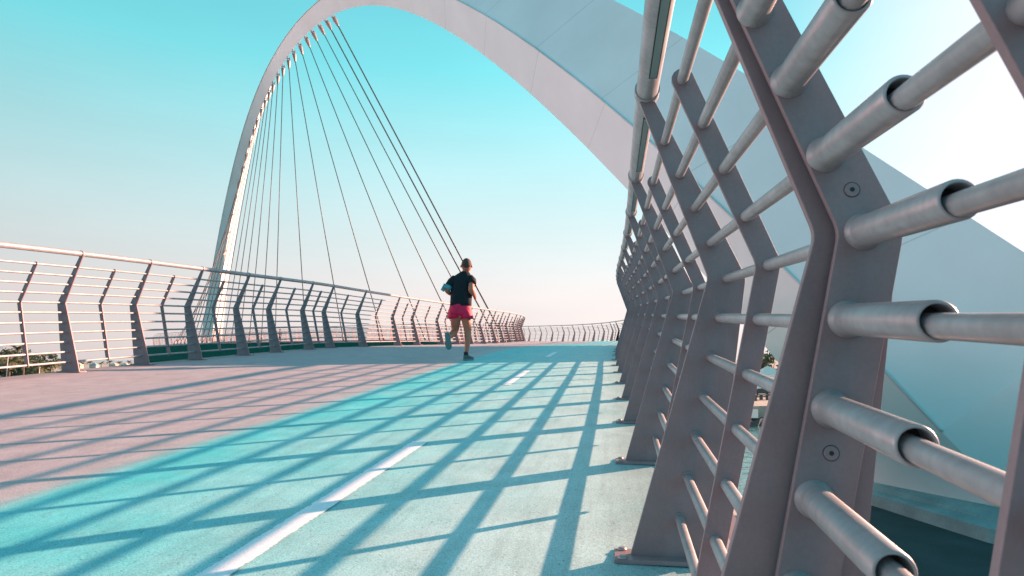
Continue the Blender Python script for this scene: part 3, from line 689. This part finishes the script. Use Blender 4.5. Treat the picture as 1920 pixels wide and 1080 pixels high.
shm.add(vs, [(i*n+k, i*n+(k+1) % n, (i+1)*n+(k+1) % n, (i+1)*n+k) for i in range(len(rs)-1) for k in range(n)], True)
shm.tube([(-.16, .085, 1.20), (-.215, .085, 1.205), (-.25, .07, 1.165), (-.285, .047, 1.11), (-.312, .030, 1.06), (-.313, .029, 1.058)], [.05, .062, .062, .058, .058, .046], 18)
shm.tube([(-.01, .07, 1.195), (.040, .07, 1.205), (.058, .04, 1.175), (.060, 0, 1.145), (.060, -.025, 1.118), (.060, -.026, 1.117)], [.05, .064, .064, .062, .062, .050], 18)
shm.build("t_shirt", shirt_m, run)
# armband with a phone pouch
ab_ = MB(); a0 = Vector((-.292, .040, 1.10)); a1 = Vector((-.318, .026, 1.045))
ab_.tube([a0, a1], [.0595, .0595], 16); bnd = ab_.build("armband", band_m, run)
pm = MB(); dirv = (a1-a0).normalized(); rotm = dirv.to_track_quat('Z', 'Y').to_matrix(); pm.box(tuple((a0+a1)/2+Vector((-.050, -.022, .0))), (.016, .060, .115), rotm); pb = pm.build("phone_pouch", band_m, bnd); bevel(pb, .005)
# shorts: waist block and two flared legs in one mesh
sh = MB()
def ring(cx_, cy_, cz_, rx, ry, n=24, wob=0): return [Vector((cx_+rx*math.cos(2*math.pi*k/n), cy_+ry*math.sin(2*math.pi*k/n), cz_+wob*math.sin(6*math.pi*k/n+cx_*30))) for k in range(n)]
def rings_to(mb, rs):
    n = len(rs[0]); o_ = len(mb.v); vs = [p for r_ in rs for p in r_]
    mb.add(vs, [(i*n+k, i*n+(k+1) % n, (i+1)*n+(k+1) % n, (i+1)*n+k) for i in range(len(rs)-1) for k in range(n)], True)
rings_to(sh, [ring(-.110, .03, .825, .150, .098), ring(-.112, .028, .79, .160, .104), ring(-.114, .02, .74, .172, .112), ring(-.115, .015, .70, .180, .116), ring(-.115, .018, .672, .176, .112), ring(-.115, .02, .655, .12, .09)])
rings_to(sh, [ring(-.185, .02, .73, .085, .098), ring(-.193, .03, .69, .096, .108), ring(-.200, .045, .65, .104, .112), ring(-.206, .055, .615, .106, .114, wob=.003), ring(-.206, .055, .615, .099, .106, wob=.003)])
rings_to(sh, [ring(-.040, .015, .73, .085, .098), ring(-.028, .02, .69, .096, .106), ring(-.022, .025, .65, .100, .110), ring(-.018, .030, .610, .103, .112, wob=.003), ring(-.018, .030, .610, .096, .104, wob=.003)])
sh.build("shorts", short_m, run)
# shoes
def shoe(name, M_, socktop):
    sec = [(-.085, .022, .030, .0), (-.075, .030, .060, .002), (-.04, .033, .072, 0), (.0, .034, .066, 0), (.05, .037, .050, 0), (.10, .042, .040, .002), (.14, .036, .032, .006), (.165, .018, .022, .012)]
    up = MB(); n = 16; vs = []
    for y, hw, ht, lift in sec:
        for k in range(n):
            a = 2*math.pi*k/n; x = hw*math.copysign(abs(math.cos(a))**.8, math.cos(a)); z = lift+.018+ht/2+ht/2*math.copysign(abs(math.sin(a))**.8, math.sin(a)); vs.append(M_ @ Vector((x, y, z)))
    up.add(vs, [(i*n+k, i*n+(k+1) % n, (i+1)*n+(k+1) % n, (i+1)*n+k) for i in range(len(sec)-1) for k in range(n)], True)
    up.f += [tuple(range(n)), tuple((len(sec)-1)*n+k for k in range(n))]
    so_ = up.build("shoe", shoe_m, run)
    sl = MB(); vs = []; m2 = []
    for y, hw, ht, lift in sec: m2.append((y, hw*1.12, lift))
    left = [(-hw, y, l) for y, hw, l in m2]; right = [(hw, y, l) for y, hw, l in reversed(m2)]
    outl = left+right; n = len(outl)
    vs = [M_ @ Vector((x, y, l)) for x, y, l in outl]+[M_ @ Vector((x*.96, y*.98, l+.024)) for x, y, l in outl]
    sl.add(vs, [tuple(range(n)), tuple(reversed(range(n, 2*n)))]+[(i, (i+1) % n, n+(i+1) % n, n+i) for i in range(n)])
    sl.build("sole", sole_m, so_)
    sk = MB(); sk.tube([M_ @ Vector((0, -.045, .06)), M_ @ Vector((0, -.045, .085)), M_ @ Vector(socktop)], [.031, .033, .034], 14); sk.build("sock", sock_f, run)
Mr = Matrix.Translation((-.005, .035, .003)) @ Matrix.Rotation(R(-22), 4, 'Z') @ Matrix.Rotation(R(0), 4, 'X')
shoe("shoe", Mr, (0.0, -.045, .125))
# lifted foot: sole faces the camera, toes down
Ml = Matrix.Translation((-.272, -.205, .315)) @ Matrix.Rotation(R(-6), 4, 'Y') @ Matrix.Rotation(R(-78), 4, 'X')
shoe("shoe", Ml, (0.0, -.035, .125))
run.scale = (1, 1, 1)

# distant walkers on the far part of the bridge
def walker(s, l, px, shirtc, trouc, label, cat="person"):
    t = empty("person", P(s, l, .0)); tag(t, label, cat)
    Jw = [(0, 0, .80, .10), (0, 0, 1.05, .12), (0, 0, 1.28, .12), (0, .02, 1.42, .05), (0, .03, 1.52, .085), (0, .03, 1.60, .075), (-.2, 0, 1.28, .05), (-.26, .02, 1.02, .04), (-.24, .10, .80, .035), (.2, 0, 1.28, .05), (.26, 0, 1.02, .04), (.24, .08, .80, .035), (-.1, .05, .45, .07), (-.1, .16, .05, .05), (.1, -.05, .45, .07), (.1, -.18, .06, .05), (-.1, .26, .03, .04), (.1, -.08, .03, .04)]
    Ew = [(0, 1), (1, 2), (2, 3), (3, 4), (4, 5), (2, 6), (6, 7), (7, 8), (2, 9), (9, 10), (10, 11), (0, 12), (12, 13), (0, 14), (14, 15), (13, 16), (15, 17)]
    skinned("body", Jw, Ew, skin, t, 1)
    skinned("jacket", [(0, 0, .86, .135), (0, 0, 1.08, .15), (0, 0, 1.28, .15), (0, .02, 1.39, .07), (-.2, 0, 1.28, .07), (-.26, .02, 1.02, .06), (.2, 0, 1.28, .07), (.26, 0, 1.02, .06)], [(0, 1), (1, 2), (2, 3), (2, 4), (4, 5), (2, 6), (6, 7)], shirtc, t, 1)
    skinned("trousers", [(0, 0, .85, .13), (-.1, .05, .45, .09), (-.1, .14, .12, .07), (.1, -.05, .45, .09), (.1, -.16, .12, .07)], [(0, 1), (1, 2), (0, 3), (3, 4)], trouc, t, 1)
    m_ = MB(); m_.tube([(0, .02, 1.50), (0, .02, 1.58), (0, .02, 1.66), (0, .02, 1.69)], [.088, .10, .08, .03], 12); m_.build("hair", hair_m, t)
    t.scale = (.88,)*3
dk1 = mat("dark_jacket", (.03, .03, .04), .8); dk2 = mat("dark_trousers", (.02, .025, .03), .8)
walker(92.0, .5, 0, dk1, dk2, "small dark figure on the far bridge, walking beside the arch foot")
walker(88.2, .5, 0, dk2, dk1, "small dark figure on the far bridge, right of the other walker")

# ------------------------------------------------------------------ water, land, quay
def water_build(t, b, co):
    n1 = t.nodes.new("ShaderNodeTexNoise"); n1.inputs['Scale'].default_value = .9; n1.inputs['Detail'].default_value = 6; t.links.new(co.outputs['Object'], n1.inputs['Vector'])
    bp = t.nodes.new("ShaderNodeBump"); bp.inputs['Strength'].default_value = .6; bp.inputs['Distance'].default_value = .25; t.links.new(n1.outputs['Fac'], bp.inputs['Height']); t.links.new(bp.outputs[0], b.inputs['Normal'])
water_m = mat("canal_water", (.05, .17, .19), .12, 0, .5, build=water_build)
m_ = MB(); m_.add([(-6000, -600, 0), (6000, -600, 0), (6000, 7500, 0), (-6000, 7500, 0)], [(0, 1, 2, 3)])
tag(m_.build("water", water_m), "calm pale turquoise canal water below the bridge", kind="structure")
m_ = MB(); q = [(3.6, -30), (3.6, 12.0), (4.9, 16.7), (8.9, 19.3), (15.5, 23.2), (60, 42), (60, -30)]
m_.slab(q, -1.5, QZ); tag(m_.build("quay", pave), "pale paved quay beside the bridge around the arch foot", kind="structure")
sand_m = mat("shore_ground", (.36, .31, .27), .9, noise=[(.05, .2, 5), (1.5, .15, 4)])
m_ = MB(); m_.slab([(6, 52), (14, 49), (300, 110), (3000, 900), (3000, 7000), (150, 7000), (20, 200)], -1.5, 1.3); tag(m_.build("shore", sand_m), "sandy far bank across the canal on the right", kind="structure")
m_ = MB(); m_.slab([(-140, 60), (-68, 96), (-50, 101), (-42, 112), (-40, 400), (-300, 900), (-2800, 1500), (-2800, 200)], -1.5, 1.0); tag(m_.build("shore", sand_m), "sandy far bank on the left where the bridge lands", kind="structure")

quay_shade_m = mat("painted_quay_shade", (.035, .05, .055), .9, noise=[(1.1, .25, 5), (60, .3, 3)], bump=(90, .3, .006))  # shade of the arch on the quay, painted as a dark ground colour
m_ = MB(); m_.slab([(3.9, -30), (3.9, 11.9), (5.15, 16.1), (9.4, 17.6), (60, 36), (60, -30)], QZ-.2, QZ+.006); tag(m_.build("quay_shade_sheet", quay_shade_m), "arch shadow painted as a dark sheet on the quay below the bridge", kind="structure")
# quay railing, bollard
t = empty("quay_railing", (8.7, 19.2, QZ)); tag(t, "low thin steel railing along the edge of the quay, beyond the arch foot", "railing")
a = np.array([4.9, 15.4]); pts = [(8.7, 19.2), (15.0, 22.9)]; pa, pb = map(np.array, pts); pa = pa+np.array([.1, -.15]); pb = pb+np.array([.1, -.15])
inv = -Vector(t.location)
for k in range(7):
    p = pa+(pb-pa)*k/6; m_ = MB(); m_.tube([(p[0], p[1], QZ), (p[0], p[1], QZ+.62)], .02, 8); m_.build("rail_post", steel, t, inv)
for z in (.2, .4, .6):
    m_ = MB(); m_.tube([(pa[0], pa[1], QZ+z), (pb[0], pb[1], QZ+z)], .014, 8); m_.build("rail", steel, t, inv)
bl = empty("bollard", (9.1, 17.75, QZ)); tag(bl, "small dark rounded bollard standing on the quay by the arch foot", "bollard")
m_ = MB(); m_.tube([(0, 0, 0), (0, 0, .05), (0, 0, .06), (0, 0, .22)], [.14, .14, .10, .10], 16); m_.build("stem", dk2, bl)
m_ = MB(); m_.tube([(0, 0, .22), (0, 0, .25), (0, 0, .31), (0, 0, .35)], [.13, .16, .14, .04], 16); m_.build("cap", dk2, bl)

# ------------------------------------------------------------------ trees
leaf_d = mat("leaf_dark", (.055, .085, .045), .7, noise=(1.2, .35, 3)); leaf_l = mat("leaf_olive", (.12, .115, .05), .7, noise=(1.2, .3, 3)); bark = mat("bark", (.16, .11, .08), .9, noise=(6, .3, 4))
def bushy(x, y, z, hgt, rad, label, group, m, seed, name="broadleaf_tree", dens=900, leaf=.16):
    rg = np.random.RandomState(seed); t = empty(name, (x, y, z)); tag(t, label, "tree", group)
    tr = MB(); tr.tube([(0, 0, 0), (.05*hgt*rg.randn()*.3, 0, hgt*.35), (0, 0, hgt*.6)], [.045*hgt, .03*hgt, .015*hgt], 8)
    for q in range(5):
        a = rg.uniform(0, 6.28); tr.tube([(0, 0, hgt*.3), (math.cos(a)*rad*.35, math.sin(a)*rad*.35, hgt*.5), (math.cos(a)*rad*.65, math.sin(a)*rad*.65, hgt*.68)], [.02*hgt, .012*hgt, .006*hgt], 6)
    tr.build("trunk", bark, t)
    cl = [(np.array([rg.uniform(-1, 1)*rad*.75, rg.uniform(-1, 1)*rad*.75, hgt*rg.uniform(.12, .86)]), rad*rg.uniform(.25, .48)) for _ in range(17)]
    cr = MB()
    for k in range(dens):
        c, r_ = cl[rg.randint(len(cl))]; d = rg.randn(3); d /= np.linalg.norm(d); p = c+d*r_*rg.uniform(.55, 1.05)*np.array([1, 1, .8])
        u = rg.randn(3); u /= np.linalg.norm(u); v = np.cross(u, rg.randn(3)); v /= np.linalg.norm(v); s_ = leaf*rg.uniform(.6, 1.3)
        cr.add([p-u*s_, p+v*s_*.6, p+u*s_, p-v*s_*.6], [(0, 1, 2, 3)])
    cr.build("crown", m, t, fixn=False); return t
def palm(x, y, z, hgt, label, group, seed, nf=22, fl=1.7, m=None):
    rg = np.random.RandomState(seed); t = empty("palm_tree", (x, y, z)); tag(t, label, "palm tree", group)
    lx, ly = rg.uniform(-.06, .06, 2)*hgt; tr = MB(); tr.tube([(0, 0, 0), (lx*.4, ly*.4, hgt*.5), (lx, ly, hgt)], [.17, .12, .13], 9); tr.build("trunk", bark, t)
    cr = MB()
    for k in range(nf):
        a = 2*math.pi*k/nf+rg.uniform(-.2, .2); el = rg.uniform(-.25, 1.25); L_ = fl*rg.uniform(.8, 1.1); prev = None
        hx = np.array([math.cos(a), math.sin(a)]); sd_ = np.array([-math.sin(a), math.cos(a), 0])
        for q in range(9):
            u = q/8; rr_ = L_*u*math.cos(el*(1-u*.5)); zz_ = L_*(u*math.sin(el)-.62*u*u); c = np.array([lx+hx[0]*rr_, ly+hx[1]*rr_, hgt+zz_])
            if prev is not None:
                wd = .30*math.sin(math.pi*min(1, .15+u*.85))*fl/1.7
                for sg_ in (-1, 1):
                    tip = (prev+c)/2+sd_*sg_*wd+np.array([hx[0]*.12, hx[1]*.12, -wd*.5]); cr.add([prev, c, tip], [(0, 1, 2)])
            prev = c
    cr.build("crown", m or leaf_l, t, fixn=False); return t
gz = 1.0
grp = "trees of the palm grove on the far left bank"
def gx(px, Y): return (px-960)/1273*Y
spec = [('b', -14, 118, 5.2, 3.2, leaf_d, "dark bushy tree at the far left end of the grove"), ('b', 20, 122, 5.6, 3.4, leaf_d, "broad dark tree behind the palms near the left edge of the view"), ('b', 62, 120, 5.4, 3.2, leaf_d, "rounded dark tree in the middle of the grove"),
        ('b', 92, 117, 5.3, 2.9, leaf_d, "rounded dark tree at the right end of the grove, beside the second big post"), ('b', 40, 128, 6.2, 3.0, leaf_d, "taller dark tree standing at the back of the grove"),
        ('p', 6, 112, 3.6, 0, None, "olive palm at the left edge of the picture"), ('p', 30, 108, 3.4, 0, None, "olive palm with low drooping fronds, second from the left"), ('p', 56, 110, 3.2, 0, None, "low olive palm in the middle of the grove"),
        ('p', 84, 106, 2.7, 0, None, "short sunlit palm right of the middle of the grove"), ('p', 106, 107, 2.9, 0, None, "sunlit spreading palm at the right end of the grove"), ('p', 44, 124, 5.6, 0, None, "tall palm rising above the dark trees of the grove")]
for i, (k, px, Y, h_, r_, m, lb) in enumerate(spec):
    if k == 'b': bushy(gx(px, Y), Y, gz, h_, r_, lb, grp, m, 100+i, dens=1500, leaf=.22)
    else: palm(gx(px, Y), Y, gz, h_, lb, grp, 100+i, nf=26, fl=2.2)
lamp_m = mat("pale_post", (.55, .52, .50), .5)
for px, Y, h_, lb in ((25, 104, 4.3, "thin pale post standing before the palms, leftmost of the three"), (7, 103, 2.3, "short thin pale post by the palms at the picture's left edge"), (85, 104, 2.4, "short thin pale post before the right part of the grove")):
    t = empty("light_post", (gx(px, Y), Y, gz)); tag(t, lb, "post"); m_ = MB(); m_.tube([(0, 0, 0), (0, 0, h_)], [.07, .05], 8); m_.build("shaft", lamp_m, t); m_ = MB(); m_.tube([(0, 0, h_), (0, 0, h_+.08)], [.12, .10], 10); m_.build("cap", lamp_m, t)
fw = [(163, "small far palm just right of the big second post"), (178, "small far palm, second of the row right of the big post"), (199, "small far palm in the middle of the distant row"), (214, "small far palm right of the middle of the distant row"), (232, "small far palm near the right end of the distant row"), (250, "small far palm at the right end of the distant row")]
for i, (px, lb) in enumerate(fw): palm(gx(px, 330+i*9), 330+i*9, 1.0, 2.1+.5*(i % 2), lb, "small palms on the distant beach", 200+i, nf=16, fl=2.6, m=leaf_d)
hutm = [mat("pale_awning", (.62, .5, .42), .8), mat("blue_awning", (.2, .38, .5), .8), mat("hut_wall", (.5, .42, .36), .8)]
hs = [(157, 0, "small pale beach kiosk on the distant left bank, beside the big second post"), (186, 1, "small blue-roofed beach kiosk between the distant palms"), (222, 0, "small pale-roofed beach kiosk near the right end of the distant palms"), (243, 0, "small pale beach kiosk rightmost on the distant bank")]
for i, (px, mi, lb) in enumerate(hs):
    Y = 300+i*6; t = empty("beach_kiosk", (gx(px, Y), Y, 1.0)); tag(t, lb, "kiosk"); m_ = MB(); m_.box((0, 0, .7), (3.0, 2.4, 1.4)); m_.build("wall", hutm[2], t)
    m_ = MB(); m_.add([(-1.9, -1.6, 1.4), (1.9, -1.6, 1.4), (1.9, 1.6, 1.4), (-1.9, 1.6, 1.4), (0, 0, 2.4)], [(3, 2, 1, 0), (0, 1, 4), (1, 2, 4), (2, 3, 4), (3, 0, 4)]); m_.build("roof", hutm[mi], t)
# far treeline behind the right bank and things seen through the gaps of the near railing
def rx(px, Y): return (px-960)/1273*Y
for i, (px, Y, h_, r_, lb) in enumerate([(1402, 96, 4.6, 2.6, "dark tree on the far bank, left one in the gap between near posts"), (1422, 104, 5.0, 2.8, "dark tree on the far bank, middle one in the gap between near posts"), (1441, 99, 4.4, 2.4, "dark tree on the far bank, right one in the gap between near posts"), (1602, 100, 4.5, 2.8, "dark tree on the right far bank behind the near cover-plated post")]):
    bushy(rx(px, Y), Y, 1.3, h_, r_, lb, "trees on the right far bank", leaf_d, 300+i, dens=700, leaf=.25)
wh = mat("white_paint", (.75, .74, .72), .35); gl = mat("dark_glass", (.03, .05, .06), .1); tyre_m = mat("tyre_rubber", (.02, .02, .02), .9); tent_m = mat("tent_canvas", (.68, .66, .62), .8); crate_m = mat("dark_crate", (.05, .07, .08), .7)
van = empty("van", (rx(1421, 63), 63, 1.3), R(12)); tag(van, "small white van parked on the far bank, seen in the gap between two near posts", "van")
m_ = MB(); m_.prism([(-1.9, .35), (1.9, .35), (1.95, .95), (1.5, 1.15), (1.05, 1.75), (-1.85, 1.8), (-1.95, 1.0)], -.8, .8); b_ = m_.build("body", wh, van); bevel(b_, .08)
m_ = MB(); m_.prism([(.35, 1.15), (1.30, 1.15), (.98, 1.62), (.35, 1.62)], -.815, .815); m_.build("window", gl, van)
m_ = MB(); m_.prism([(-1.6, 1.15), (.1, 1.15), (.1, 1.6), (-1.6, 1.6)], -.812, .812); m_.build("window", gl, van)
for x in (-1.2, 1.2):
    for y in (-.78, .78):
        m_ = MB(); m_.tube([(x, y-.1, .33), (x, y+.1, .33)], .33, 16); wl = m_.build("wheel", tyre_m, van)
        m_ = MB(); m_.tube([(x, y-.11, .33), (x, y+.11, .33)], .17, 10); m_.build("rim", lamp_m, wl)
for i, (px, Y, lb) in enumerate([(1404, 76, "white peaked canopy tent left of the van on the far bank"), (1434, 72, "white peaked canopy tent behind and right of the van on the far bank")]):
    t = empty("canopy_tent", (rx(px, Y), Y, 1.3)); tag(t, lb, "tent")
    for x in (-1.2, 1.2):
        for y in (-1.2, 1.2): m_ = MB(); m_.tube([(x, y, 0), (x, y, 1.8)], .04, 6); m_.build("pole", lamp_m, t)
    m_ = MB(); m_.add([(-1.35, -1.35, 1.6), (1.35, -1.35, 1.6), (1.35, 1.35, 1.6), (-1.35, 1.35, 1.6), (-1.35, -1.35, 1.8), (1.35, -1.35, 1.8), (1.35, 1.35, 1.8), (-1.35, 1.35, 1.8), (0, 0, 2.7)], [(0, 1, 5, 4), (1, 2, 6, 5), (2, 3, 7, 6), (3, 0, 4, 7), (4, 5, 8), (5, 6, 8), (6, 7, 8), (7, 4, 8)]); m_.build("canopy", tent_m, t)
# moored boats below the far bank
for i, (px, Y, lb) in enumerate([(1402, 50, "small dark moored boat below the far bank, nearer the water's edge"), (1414, 52.5, "small dark boat moored tight against the far bank, right of the other")]):
    t = empty("boat", (rx(px, Y), Y, 0), R(70)); tag(t, lb, "boat"); hull = []
    st = [(-1.8, .55, .55), (-.8, .75, .5), (.4, .72, .52), (1.3, .45, .65), (2.0, .03, .85)]
    m_ = MB(); vs = []
    for x, hw, zt_ in st: vs += [(x, -hw, zt_), (x, -hw*.6, -.1), (x, hw*.6, -.1), (x, hw, zt_), (x, hw*.85, zt_-.02), (x, 0, zt_-.22), (x, -hw*.85, zt_-.02)]
    n = 7; m_.add(vs, [(a*n+k, a*n+(k+1) % n, (a+1)*n+(k+1) % n, (a+1)*n+k) for a in range(4) for k in range(n)]+[tuple(range(n))]); m_.build("hull", crate_m, t)
    m_ = MB(); m_.prism([(-.8, .5), (.5, .5), (.2, 1.05), (-.7, 1.1)], -.4, .4); m_.build("cabin", wh, t)
for i in range(3):
    t = empty("bench", (rx([1396, 1418, 1430][i], 56+i), 56+i, 1.3), R(10*i)); tag(t, ["dark bench at the left of the far bank's edge", "dark bench in the middle of the far bank's edge, before the van", "dark bench at the right of the far bank's edge"][i], "bench", "benches along the far bank")
    m_ = MB(); m_.box((0, 0, .42), (1.4, .4, .05)); m_.build("seat", crate_m, t)
    m_ = MB(); m_.box((0, .22, .72), (1.4, .04, .4)); m_.build("backrest", crate_m, t)
    for x in (-.6, .6): m_ = MB(); m_.box((x, 0, .2), (.05, .36, .4)); m_.build("leg", crate_m, t)
